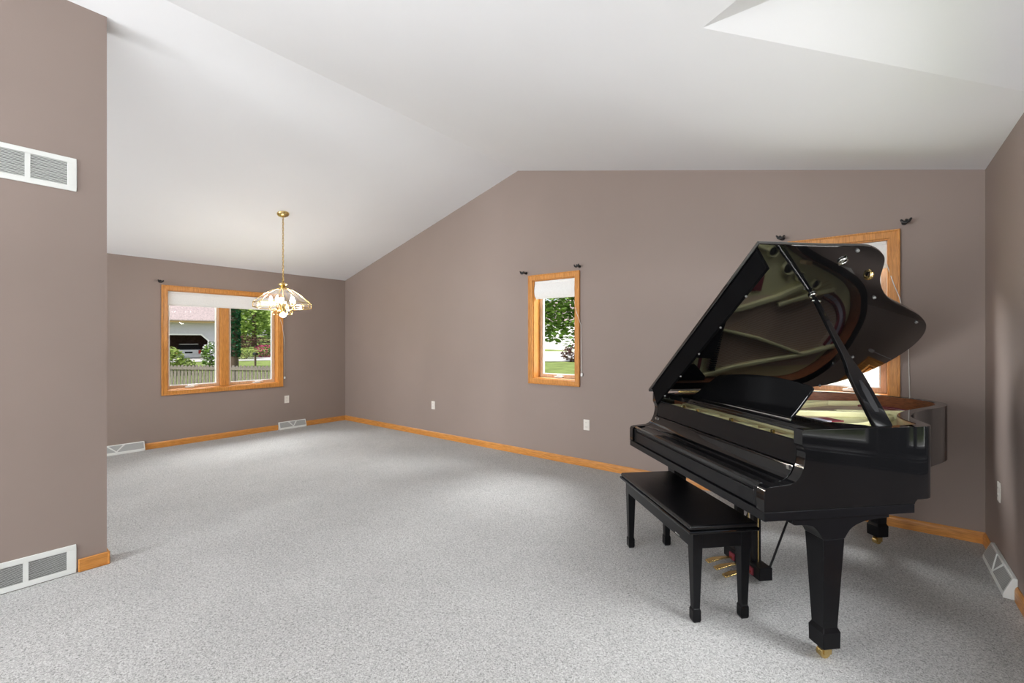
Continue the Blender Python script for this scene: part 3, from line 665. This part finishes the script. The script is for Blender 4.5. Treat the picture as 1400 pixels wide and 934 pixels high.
# legs (true local metres)
ZB = .600 * PK + PZ
def taper(bm, x, y, zs):
    rows = [[bm.verts.new((x + a * h, y + b * h, z)) for a, b in ((-1, -1), (1, -1), (1, 1), (-1, 1))] for z, h in zs]
    for A, B in zip(rows, rows[1:]):
        for k in range(4): bm.faces.new((A[k], A[(k + 1) % 4], B[(k + 1) % 4], B[k]))
    bm.faces.new(rows[0][::-1]); bm.faces.new(rows[-1])
def piano_leg(x, y, spread, ztop=ZB, y0=.135, y1=.60):
    bm = NB(); taper(bm, x, y, [(.058, .041), (.128, .042), (.146, .034), (.535, .051)])
    if spread:
        w = .052
        cl = [(y0, ztop), (y0, ztop - .020)] + [(p.x, p.y) for p in spline([(y0 + .012, ztop - .026), (y - .11, ztop - .032), (y - .075, ztop - .058), (y - .051, .535)], 4)]
        cr = [(p.x, p.y) for p in spline([(y + .051, .535), (y + .085, ztop - .052), (y + .15, ztop - .026), (y1 - .03, ztop - .018), (y1, ztop - .016)], 4)] + [(y1, ztop)]
        prism(bm, cl + cr, 'x', x - w, x + w)
    else: taper(bm, x, y, [(.535, .051), (ztop, .052)])
    l = pobj('leg', bm, M['satin'], scaled=False, bevel=.003)
    bm = NB(); tube(bm, [(x - .016, y - .004, .023), (x + .012, y - .004, .023)], .023, 16)
    tube(bm, [(x, y + .012, .058), (x, y + .012, .03)], .010, 8); box(bm, x - .020, x - .016, y - .014, y + .022, .018, .054); box(bm, x + .012, x + .016, y - .014, y + .022, .018, .054)
    tube(bm, [(x, y, .056), (x, y, .062)], .03, 14)
    obj('caster', bm, M['brass'], l, smooth=40)
piano_leg(.642, .332, True); piano_leg(-.642, .332, True)
piano_leg(-.295, 1.600, False, .66 * PK + PZ + .004)
# underside beams
bm = NB(); box(bm, -.60, .60, .60, .72, .60, .66); box(bm, -.36, -.24, .7, 1.72, .655, .70); box(bm, -.04, .08, .7, 1.62, .655, .70); pobj('under_beams', bm, M['satin'], bevel=.004)
# pedal lyre
bm = NB(); LX = -.065; box(bm, LX - .168, LX + .168, .425, .505, .036, .108)
for x in (LX - .075, LX + .075): box(bm, x - .019, x + .019, .445, .490, .108, ZB)
box(bm, LX - .13, LX + .13, .43, .505, ZB - .03, ZB)
lyre = pobj('pedal_lyre', bm, M['satin'], scaled=False, bevel=.005)
for k, x in enumerate((LX - .075, LX + .01, LX + .095)):
    bm = NB(); pts = [(x, .43, .060), (x, .36, .062), (x, .30, .055), (x, .255, .044)]
    rows = [[bm.verts.new((px + a * w, py, pz + b * .005)) for a, b in ((-1, -1), (1, -1), (1, 1), (-1, 1))] for (px, py, pz), w in zip(pts, (.010, .012, .021, .018))]
    for A, B in zip(rows, rows[1:]):
        for j in range(4): bm.faces.new((A[j], A[(j + 1) % 4], B[(j + 1) % 4], B[j]))
    bm.faces.new(rows[0][::-1]); bm.faces.new(rows[-1])
    obj('pedal', bm, M['brass'], lyre, smooth=40, bevel=.003)
    bm = NB(); box(bm, x - .022, x + .022, .417, .425, .046, .086); obj('felt_bushing', bm, M['red_felt'], lyre)
    bm = NB(); tube(bm, [(x, .47, .108), (x, .47, ZB - .03)], .0035, 6); obj('pedal_rod', bm, M['brass'], lyre)
for x in (LX - .15, LX + .15):
    bm = NB(); tube(bm, [(x, .50, .10), (x + .01, .72, ZB + .01)], .006, 8); obj('brace_rod', bm, M['satin'], lyre)

# ------------------------------------------------------------------ bench
def p2w(x, y, z=0.0):
    c, s = math.cos(PA), math.sin(PA); return (PO[0] + x * c - y * s, PO[1] + x * s + y * c, z)
bx, by = -.078, .040
bench = thing('piano_bench', 'low black piano bench with padded top tucked under the keyboard', 'bench', p2w(bx, by), PA - R(.4))
bm = NB(); box(bm, -.457, .457, -.184, .184, .447, .462); obj('seat_board', bm, M['ebony'], bench, bevel=.004)
bm = NB(); box(bm, -.452, .452, -.179, .179, .462, .487); obj('seat_pad', bm, M['vinyl'], bench, bevel=.010, seg=4, smooth=60)
bm = NB()
box(bm, -.405, .405, -.152, -.134, .365, .447); box(bm, -.405, .405, .134, .152, .365, .447); box(bm, -.428, -.410, -.13, .13, .365, .447); box(bm, .410, .428, -.13, .13, .365, .447)
apron = obj('apron', bm, M['satin'], bench, bevel=.002)
bm = NB(); box(bm, .255, .300, -.1535, -.152, .372, .380); obj('maker_tag', bm, M['steel'], apron)
for sx in (-1, 1):
    for sy in (-1, 1):
        bm = NB(); taper(bm, sx * .405, sy * .127, [(.060, .0165), (.365, .0250), (.447, .0250)]); l = obj('leg', bm, M['satin'], bench, bevel=.002)
        bm = NB(); taper(bm, sx * .405, sy * .127, [(.0, .017), (.012, .0205), (.058, .0205), (.068, .0165)]); obj('foot', bm, M['satin'], l, bevel=.002)

# ------------------------------------------------------------------ hanging lamp
LXc, LYc, LZc = -5.494, 2.542, roof_z(-5.494)
lamp = thing('pendant_lamp', 'brass pendant lamp with domed faceted glass shade hanging on a chain from the sloped ceiling', 'pendant lamp', (LXc, LYc, 1.66))
def lobj(n, bm, m, par=lamp, **kw):
    bm.transform(Matrix.Translation((0, 0, -1.66))); return obj(n, bm, m, par, **kw)
tilt = Matrix.Translation((0, 0, LZc)) @ Matrix.Rotation(-math.atan(.2711), 4, 'Y')
bm = NB(); lathe(bm, [(.068, .0), (.068, -.008), (.058, -.024), (.030, -.036), (.010, -.042)], 24, tilt); lobj('canopy', bm, M['brass'], smooth=40)
bm = NB(); z = LZc - .04; k = 0
while z > 2.115:
    a = k % 2; c = Vector((0, 0, z - .018)); u_ = Vector((1, 0, 0)) if a else Vector((0, 1, 0))
    tube(bm, [c + u_ * (.009 * math.cos(t)) + Vector((0, 0, .021 * math.sin(t))) for t in [j * math.pi / 5 for j in range(10)]], .0032, 5, closed=True)
    z -= .032; k += 1
lobj('chain', bm, M['brass'], smooth=60)
bm = NB(); tube(bm, [(0.004, 0, LZc - .04), (.006, .002, 2.6), (.003, 0, 2.12)], .0025, 5); lobj('wire', bm, M['brass'])
bm = NB(); tube(bm, [(.020 * math.cos(t), 0, 2.105 + .020 * math.sin(t)) for t in [j * math.pi / 8 for j in range(16)]], .005, 6, closed=True)
lathe(bm, [(.004, 2.088), (.012, 2.08), (.040, 2.066), (.055, 2.052), (.040, 2.040), (.026, 2.034), (.030, 2.022), (.046, 2.010), (.050, 2.0)], 20); lobj('hub', bm, M['brass'], smooth=40)
NPAN = 10; prof = [(.048, 2.005), (.120, 1.980), (.195, 1.935), (.260, 1.880), (.315, 1.832)]
def pt(r, z, a): return Vector((r * math.cos(a), r * math.sin(a), z))
for k in range(NPAN):
    a0, a1 = k * 2 * math.pi / NPAN, (k + 1) * 2 * math.pi / NPAN
    bm = NB()
    for (r0, z0), (r1, z1) in zip(prof, prof[1:]): bm.faces.new([bm.verts.new(q) for q in (pt(r0, z0, a0), pt(r0, z0, a1), pt(r1, z1, a1), pt(r1, z1, a0))])
    bm.faces.new([bm.verts.new(q) for q in (pt(.315, 1.832, a0), pt(.315, 1.832, a1), pt(.312, 1.776, a1), pt(.312, 1.776, a0))])
    o = lobj('glass_panel', bm, M['shade_glass']); md = o.modifiers.new('thickness', 'SOLIDIFY'); md.thickness = .003
bm = NB()
for k in range(NPAN):
    a = k * 2 * math.pi / NPAN; tube(bm, [pt(r, z + .001, a) for r, z in prof] + [pt(.313, 1.776, a)], .0042, 6)
    b = (k + 1) * 2 * math.pi / NPAN
    for rr, zz in ((.315, 1.832), (.312, 1.776)): tube(bm, [pt(rr, zz, a), pt(rr, zz, b)], .0042, 6)
lobj('shade_came', bm, M['brass'], smooth=60)
bm = NB(); lathe(bm, [(.010, 2.0), (.010, 1.86), (.032, 1.85), (.040, 1.82), (.028, 1.79), (.016, 1.76), (.022, 1.73), (.012, 1.715)], 16); stem = lobj('stem', bm, M['brass'], smooth=40)
for k in range(5):
    a = k * 2 * math.pi / 5 + .35
    bm = NB(); tube(bm, [pt(.02, 1.80, a), pt(.06, 1.745, a), pt(.115, 1.735, a), pt(.150, 1.765, a), pt(.135, 1.800, a)], .0055, 6)
    tube(bm, [pt(.085 + .032 * math.cos(t), 1.725 + .032 * math.sin(t), a) for t in [j * math.pi / 7 for j in range(14)]], .004, 6, closed=True)
    mt = Matrix.Translation(pt(.130, 1.80, a)); lathe(bm, [(.010, -.004), (.024, 0), (.014, .008), (.012, .035)], 12, mt); arm_o = lobj('arm', bm, M['brass'], smooth=50)
    bm = NB(); lathe(bm, [(.010, .034), (.017, .055), (.018, .07), (.012, .092), (.003, .112)], 12, mt); lobj('bulb', bm, M['bulb'], arm_o, smooth=60)
bm = NB(); lathe(bm, [(.012, 1.718), (.030, 1.705), (.034, 1.690), (.026, 1.672), (.006, 1.664)], 16); lobj('down_bulb', bm, M['bulb'], stem, smooth=60)

# ------------------------------------------------------------------ outside
def gz(x, y):
    D = math.hypot(x, y); T = [(0, -.6), (16, -.6), (30, -.42), (38, -.40), (46, -.05), (55, .55), (75, 1.1), (120, 2.6), (300, 5)]
    for (a, za), (b, zb) in zip(T, T[1:]):
        if D <= b: return za + (zb - za) * (D - a) / (b - a)
    return 5
def patch(bm, x0, x1, y0, y1, nx, ny, dz=0.0, fn=None):
    g = [[bm.verts.new((x0 + (x1 - x0) * i / nx, y0 + (y1 - y0) * j / ny, 0)) for j in range(ny + 1)] for i in range(nx + 1)]
    for row in g:
        for v in row:
            if fn: v.co.x, v.co.y = fn(v.co.x, v.co.y)
            v.co.z = gz(v.co.x, v.co.y) + dz
    for i in range(nx):
        for j in range(ny): bm.faces.new((g[i][j], g[i + 1][j], g[i + 1][j + 1], g[i][j + 1]))
bm = NB(); patch(bm, -130, 40, -40, 130, 85, 85)
struct('ground', bm, M['lawn'], label='sunny green lawn outside the windows', cat='lawn', smooth=60)
def polar(x, y): return (x * math.sin(-y), x * math.cos(-y))   # x = distance, y = bearing to the left of +Y
bm = NB(); patch(bm, 42.0, 46.0, R(64), R(76), 3, 12, .03, lambda d, a: (-d * math.sin(a), d * math.cos(a))); 
struct('street', bm, M['concrete'], label='pale strip of street beyond the lawn', cat='street', smooth=60)
bm = NB(); patch(bm, 38.5, 50, R(26), R(44), 6, 10, .03, lambda d, a: (-d * math.sin(a), d * math.cos(a)))
struct('driveway', bm, M['concrete'], label='bright concrete drive beyond the lawn seen through the narrow window', cat='driveway', smooth=60)
bm = NB(); patch(bm, 2.0, 9.2, -2.0, 7.0, 4, 4, .03)
struct('driveway.001', bm, M['concrete'], label='concrete drive outside the right wall', cat='driveway', smooth=60)
# fence
A, B = Vector((-17.911, 4.325)), Vector((-13.946, 6.63)); dv = (B - A).normalized(); nv = Vector((-dv.y, dv.x))
fz = gz(-16, 5.5)
fence = thing('picket_fence', 'weathered grey dog-ear picket fence outside the double window', 'fence', (A.x, A.y, fz), math.atan2(dv.y, dv.x))
L_ = (B - A).length + 2.2; npk = int((L_ + .8) / .128); ft = .617 - fz
for k in range(npk):
    x = -.8 + k * .128; bm = NB(); h = ft + random.uniform(-.012, .012)
    prism(bm, [(x, 0), (x + .092, 0), (x + .092, h - .03), (x + .066, h), (x + .026, h), (x, h - .03)], 'y', -.009, .009); obj('picket', bm, M['fence'], fence)
for z in (ft - .14, .25):
    bm = NB(); box(bm, -.8, L_, -.05, -.010, z, z + .085); obj('rail', bm, M['fence'], fence)
for x in (0.2, 2.6, 5.0):
    bm = NB(); box(bm, x, x + .09, .05, .14, 0, ft - .03); obj('post', bm, M['fence'], fence)
# leafy plants
def leaves(bm, c, r, n, s, rnd, hollow=.55):
    c = Vector(c)
    for _ in range(n):
        v = Vector((rnd.gauss(0, 1), rnd.gauss(0, 1), rnd.gauss(0, 1))).normalized()
        p = c + Vector((v.x * r[0], v.y * r[1], v.z * r[2])) * (hollow + (1 - hollow) * rnd.random() ** .6)
        q = Matrix.Rotation(rnd.uniform(0, 6.28), 3, 'Z') @ Matrix.Rotation(rnd.uniform(-1.2, 1.2), 3, 'X')
        l = s * rnd.uniform(.6, 1.3)
        bm.faces.new([bm.verts.new(p + q @ Vector(w)) for w in ((-l * .5, 0, 0), (0, -l * .32, .05 * l), (l * .5, 0, 0), (0, l * .32, .05 * l))])
def plant(name, label, cat, x, y, blobs, leafm, trunk=None, n=900, s=.3, seed=1, part='crown', group=None, extra=None):
    rnd = random.Random(seed); z0 = gz(x, y); t = thing(name, label, cat, (x, y, z0), group=group)
    bm = NB(); tot = sum(b[3] * b[4] * b[5] for b in blobs)
    for b in blobs: leaves(bm, b[:3], b[3:6], max(60, int(n * b[3] * b[4] * b[5] / tot)), s, rnd)
    obj(part, bm, M[leafm], t)
    bm = NB()
    if trunk:
        tube(bm, [(0, 0, -.1), (.04, .02, trunk[1] * .4), (0, .05, trunk[1])], [trunk[0] * 1.3, trunk[0], trunk[0] * .7], 10)
        obj('trunk', bm, M['bark'], t, smooth=60)
    else:
        for k in range(7):
            a = k * .9; tube(bm, [(0, 0, -.05), (.25 * math.cos(a), .25 * math.sin(a), blobs[0][2] * .6), (.5 * blobs[0][3] * math.cos(a), .5 * blobs[0][4] * math.sin(a), blobs[0][2] * 1.2)], .018, 5)
        obj('stems', bm, M['bark'], t)
    if extra:
        bm = NB(); leaves(bm, *extra[:4], rnd, .9); obj('blossoms', bm, M[extra[4]], t)
    return t
plant('shrub', 'yellow-green feathery bush before the garage in the left pane', 'bush', -28.733, 7.70, [(0, -.35, .72, .85, .80, .85), (.2, -1.1, .88, .8, .7, .88), (0, .40, .40, .65, .60, .52)], 'leaf_yellow', n=3000, s=.16, seed=2)
plant('shrub', 'rounded green hydrangea bush right of the garage opening', 'bush', -31.5, 10.45, [(0, 0, .85, .68, .68, .95)], 'leaf_mid', n=1100, s=.17, seed=3, extra=((0, 0, .85), (.72, .72, .97), 190, .15, 'white_siding'))
# ivy-clad tree
ivy = thing('ivy_tree', 'tall tree trunk wrapped in dark ivy in the right pane', 'tree', (-33.14, 12.05, gz(-33.14, 12.05)))
bm = NB(); tube(bm, [(0, 0, -.1), (.02, .05, 1.5), (-.05, .1, 4), (0, .1, 7.5)], [.36, .27, .25, .2], 12); obj('trunk', bm, M['bark'], ivy, smooth=60)
bm = NB(); rnd = random.Random(5)
for k in range(14): leaves(bm, (0, .07, 1.0 + .45 * k), (.40, .40, .38), 420, .17, rnd, .85)
obj('ivy', bm, M['leaf_dark'], ivy)
GT = 'trees beyond the lawn'
plant('leafy_tree', 'broad light green tree filling the middle of the right pane', 'tree', -57.0, 23.0, [(0, 0, 5.4, 3.8, 3.8, 5.0), (-1, -3.0, 4.6, 3.0, 3.0, 4.0), (0, 3, 4.6, 2.6, 2.6, 4.0)], 'leaf_light', (.25, 4), 6500, .42, 11)
plant('leafy_tree', 'darker green tree behind the ivy trunk', 'tree', -70.5, 27.0, [(0, 0, 5.6, 4.0, 3.4, 4.6), (0, 4.4, 4.4, 3.4, 3.4, 3.6), (0, -4.2, 6, 3, 3, 4.6)], 'leaf_mid', (.3, 4), 5200, .5, 12)
plant('leafy_tree', 'light green tree at the right edge of the right pane', 'tree', -47.5, 22.6, [(0, 0, 4.4, 2.0, 2.2, 3.9), (0, .8, 3.0, 1.7, 1.8, 2.4)], 'leaf_light', (.2, 3), 3600, .36, 13)
plant('leafy_tree', 'distant bluish green tree on the rise', 'tree', -92.0, 35.0, [(0, 0, 6.0, 8, 8, 6), (0, 8, 6, 6, 6, 6), (0, -9, 6, 7, 7, 6.5)], 'leaf_mid', (.4, 4), 5200, .8, 14)
plant('leafy_tree', 'dark tree rising behind the garage roof', 'tree', -68.0, 9.5, [(0, 0, 7.5, 5, 5, 5), (0, -8, 7, 6, 6, 5)], 'leaf_mid', (.4, 5), 4200, .6, 15)
plant('shrub', 'plum-leaved shrub on the far lawn', 'bush', -52.5, 20.6, [(0, -.6, .75, 1.3, 1.5, .75), (0, 1.4, .65, 1.0, 1.0, .6)], 'leaf_red', n=900, s=.2, seed=21)
plant('shrub', 'small bright green mound shrub beside the lawn', 'bush', -41.0, 15.9, [(0, 0, .45, .9, 1.0, .5)], 'leaf_yellow', n=700, s=.14, seed=22)
plant('flowering_shrub', 'pink flowering shrub at the right of the pane', 'bush', -42.1, 17.9, [(0, 0, .5, .7, .95, .5)], 'leaf_mid', n=350, s=.16, seed=23, extra=((0, 0, .55), (.75, 1.0, .55), 420, .17, 'petal'))
mb = thing('mailbox', 'dark post-mounted mailbox on the lawn behind the fence', 'mailbox', (-23.44, 9.52, gz(-23.44, 9.52)))
mh = .78 - gz(-23.44, 9.52); bm = NB(); box(bm, -.035, .035, -.035, .035, -.1, mh); obj('post', bm, M['bark'], mb)
bm = NB(); prism(bm, [(-.06, mh - .1), (.06, mh - .1), (.06, mh), (.03, mh + .04), (-.03, mh + .04), (-.06, mh)], 'x', -.16, .16); obj('box', bm, M['black_iron'], mb)
# neighbour's garage
GA, GBv = Vector((-43.508, 8.948)), Vector((-42.089, 14.531)); gd = (GBv - GA).normalized(); gzz = -.42
house = thing('garage_house', 'pale neighbouring house with pink shingle roof and open garage', 'house', (GA.x, GA.y, gzz), math.atan2(gd.y, gd.x))
# local x along the front, -y towards the room? front face at y = 0, house body at +y (away)
LEN = (GBv - GA).length
bm = NB(); H = 3.34
gx0, gx1, gt = .95, 4.75, 2.27
prism(bm, [(-6, 0), (gx0, 0), (gx0, gt), (gx1 - .45, gt), (gx1, gt - .45), (gx1, 0), (LEN, 0), (LEN, H), (-6, H)], 'y', 0, .15)
box(bm, LEN - .15, LEN, .15, 7, 0, H); box(bm, -6, -5.85, .15, 7, 0, H); box(bm, -6, LEN, 7, 7.15, 0, H)
obj('wall', bm, M['siding'], house)
bm = NB(); box(bm, gx0 - .4, gx1 + .4, 5.9, 6.0, 0, 2.9); box(bm, gx0 - .4, gx0 - .3, .16, 6, 0, 2.9); box(bm, gx1 + .3, gx1 + .4, .16, 6, 0, 2.9); box(bm, gx0 - .4, gx1 + .4, .16, 6, 2.8, 2.9); obj('garage_interior', bm, M['garage_dark'], house)
bm = NB(); box(bm, gx0 - .4, gx1 + .4, -3, 5.9, -.08, .115); obj('garage_slab', bm, M['concrete'], house)
bm = NB()
for q in ([(gx0 - .1, 0), (gx0, 0), (gx0, gt + .0), (gx1 - .45, gt), (gx1, gt - .45), (gx1, 0), (gx1 + .1, 0), (gx1 + .1, gt - .4), (gx1 - .4, gt + .1), (gx0 - .1, gt + .1)],): prism(bm, q, 'y', -.03, .0)
obj('door_trim', bm, M['white_siding'], house)
bm = NB(); box(bm, -6.4, LEN + .35, -.55, -.50, H - .08, H + .16); box(bm, -6.4, LEN + .35, -.5, .0, H - .05, H); obj('fascia', bm, M['fascia'], house)
bm = NB(); prism(bm, [(-.58, H + .14), (3.6, H + 2.9), (7.7, H + .14), (7.7, H + .06), (3.6, H + 2.8), (-.58, H + .06)], 'x', -6.4, LEN + .35); obj('roof', bm, M['shingle'], house)
bm = NB(); tube(bm, [(2.3, -.28, H - .05), (2.3, -.28, H - .10)], .09, 12); obj('soffit_light', bm, M['white_siding'], house)
# car in the garage
cw = house.matrix_basis
car = thing('car', 'white hatchback parked tail out in the open garage', 'car', (-44.1, 12.75, gzz + .12), math.atan2(gd.y, gd.x) - R(3))
bm = NB()
rows = []
for y, w, zb, zt_ in ((0, .80, .30, .78), (.04, .86, .28, .96), (.5, .89, .24, 1.0), (3.0, .89, .24, .95), (4.0, .84, .26, .78), (4.1, .76, .3, .7)):
    rows.append([bm.verts.new(p) for p in ((-w, y, zb), (w, y, zb), (w, y, zt_ * .8), (w * .93, y, zt_), (-w * .93, y, zt_), (-w, y, zt_ * .8))])
for A_, B_ in zip(rows, rows[1:]):
    for k in range(6): bm.faces.new((A_[k], A_[(k + 1) % 6], B_[(k + 1) % 6], B_[k]))
bm.faces.new(rows[0][::-1]); bm.faces.new(rows[-1]); obj('body', bm, M['car_white'], car, smooth=40)
bm = NB(); rows = []
for y, w, z in ((.06, .80, .95), (.42, .68, 1.40), (2.0, .68, 1.42), (2.9, .80, .94)):
    rows.append([bm.verts.new(p) for p in ((-w, y, z), (w, y, z))])
bm.faces.new([bm.verts.new(Vector(p)) for p in ((-.80, .06, .95), (.80, .06, .95), (.66, .42, 1.38), (-.66, .42, 1.38))])
for s in (-1, 1): bm.faces.new([bm.verts.new(Vector(p)) for p in ((s * .80, .06, .95), (s * .66, .42, 1.38), (s * .66, 2.0, 1.40), (s * .80, 2.9, .94))])
bm.faces.new([bm.verts.new(Vector(p)) for p in ((-.80, 2.9, .94), (.80, 2.9, .94), (.66, 2.0, 1.40), (-.66, 2.0, 1.40))]); obj('windows', bm, M['car_glass'], car)
bm = NB(); box(bm, -.66, .66, .36, 2.05, 1.38, 1.45); obj('car_roof', bm, M['car_white'], car, bevel=.03)
for s in (-1, 1):
    bm = NB(); x0, x1 = sorted((s * .66, s * .86)); box(bm, x0, x1, -.02, .12, .62, .92); obj('tail_light', bm, M['car_red'], car, bevel=.02)
    for y in (.75, 3.3): bm = NB(); x0, x1 = sorted((s * .70, s * .90)); tube(bm, [(x0, y, .31), (x1, y, .31)], .31, 18); obj('wheel', bm, M['tyre'], car, smooth=40)
bm = NB(); box(bm, -.26, .26, -.03, .02, .66, .80); obj('plate_recess', bm, M['car_glass'], car)
bm = NB(); box(bm, -.86, .86, -.07, .06, .34, .56); obj('bumper', bm, M['car_white'], car, bevel=.03)
# beyond the narrow window
plant('shade_tree', 'big green tree with low hanging branches outside the narrow window', 'tree', -11.6, 15.4, [(.6, -.3, 4.3, 2.8, 2.8, 2.4), (2.3, .1, 3.0, 1.5, 1.5, 1.35), (1.5, -.6, 2.6, 1.1, 1.1, .85), (3.0, .6, 3.9, 1.5, 1.5, 1.3)], 'leaf_mid', (.22, 3.6), 7000, .22, 31)
plant('shrub', 'dark plum shrub on the far side of the lawn beyond the narrow window', 'bush', -19.6, 33.2, [(0, 0, .7, 1.1, 1.0, .75)], 'leaf_red', n=500, s=.25, seed=32)
hb = thing('white_house', 'white sided house far behind the lawn past the narrow window', 'house', (-30, 44, gz(-30, 44)), R(-4))
bm = NB(); box(bm, -8, 12, 0, .2, -.5, 3.4); box(bm, -8, -7.8, .2, 7, -.5, 3.4); box(bm, 11.8, 12, .2, 7, -.5, 3.4); obj('wall', bm, M['white_siding'], hb)
bm = NB(); prism(bm, [(-.6, 3.3), (3.6, 6), (7.8, 3.3), (7.8, 3.2), (-.6, 3.2)], 'x', -8.5, 12.5); obj('roof', bm, M['shingle'], hb)
hc = thing('white_house', 'white sided neighbouring house close outside the window behind the piano', 'house', (-2.0, 13.0, gz(-2, 13)))
bm = NB()
for k in range(28): prism(bm, [(0, -.1 + k * .14), (-.014, -.1 + k * .14), (0, .04 + k * .14)], 'x', -3, 9)
box(bm, -3, 9, 0, .2, -.2, 3.9); box(bm, -3, -2.8, .2, 6, -.2, 3.9); obj('wall', bm, M['white_siding'], hc)
bm = NB(); prism(bm, [(-.6, 3.8), (3.0, 6.2), (6.6, 3.8), (6.6, 3.7), (-.6, 3.7)], 'x', -3.5, 9.5); obj('roof', bm, M['shingle'], hc)
# outside the right wall, mirrored in the piano's side
plant('shrub', 'green hedge bush beyond the drive right of the house', 'bush', 10.4, 3.0, [(0, 0, .8, .9, 1.2, .9), (.2, 2.0, .8, .8, 1.0, .9), (.2, -2.0, .7, .8, 1.0, .8)], 'leaf_mid', n=1500, s=.16, seed=41)
plant('leafy_tree', 'green garden tree across the drive right of the house', 'tree', 13.0, 2.0, [(0, 0, 3.6, 2.6, 2.8, 2.2), (0, 2.5, 3.0, 2, 2, 1.8)], 'leaf_light', (.2, 3), 3000, .26, 42)
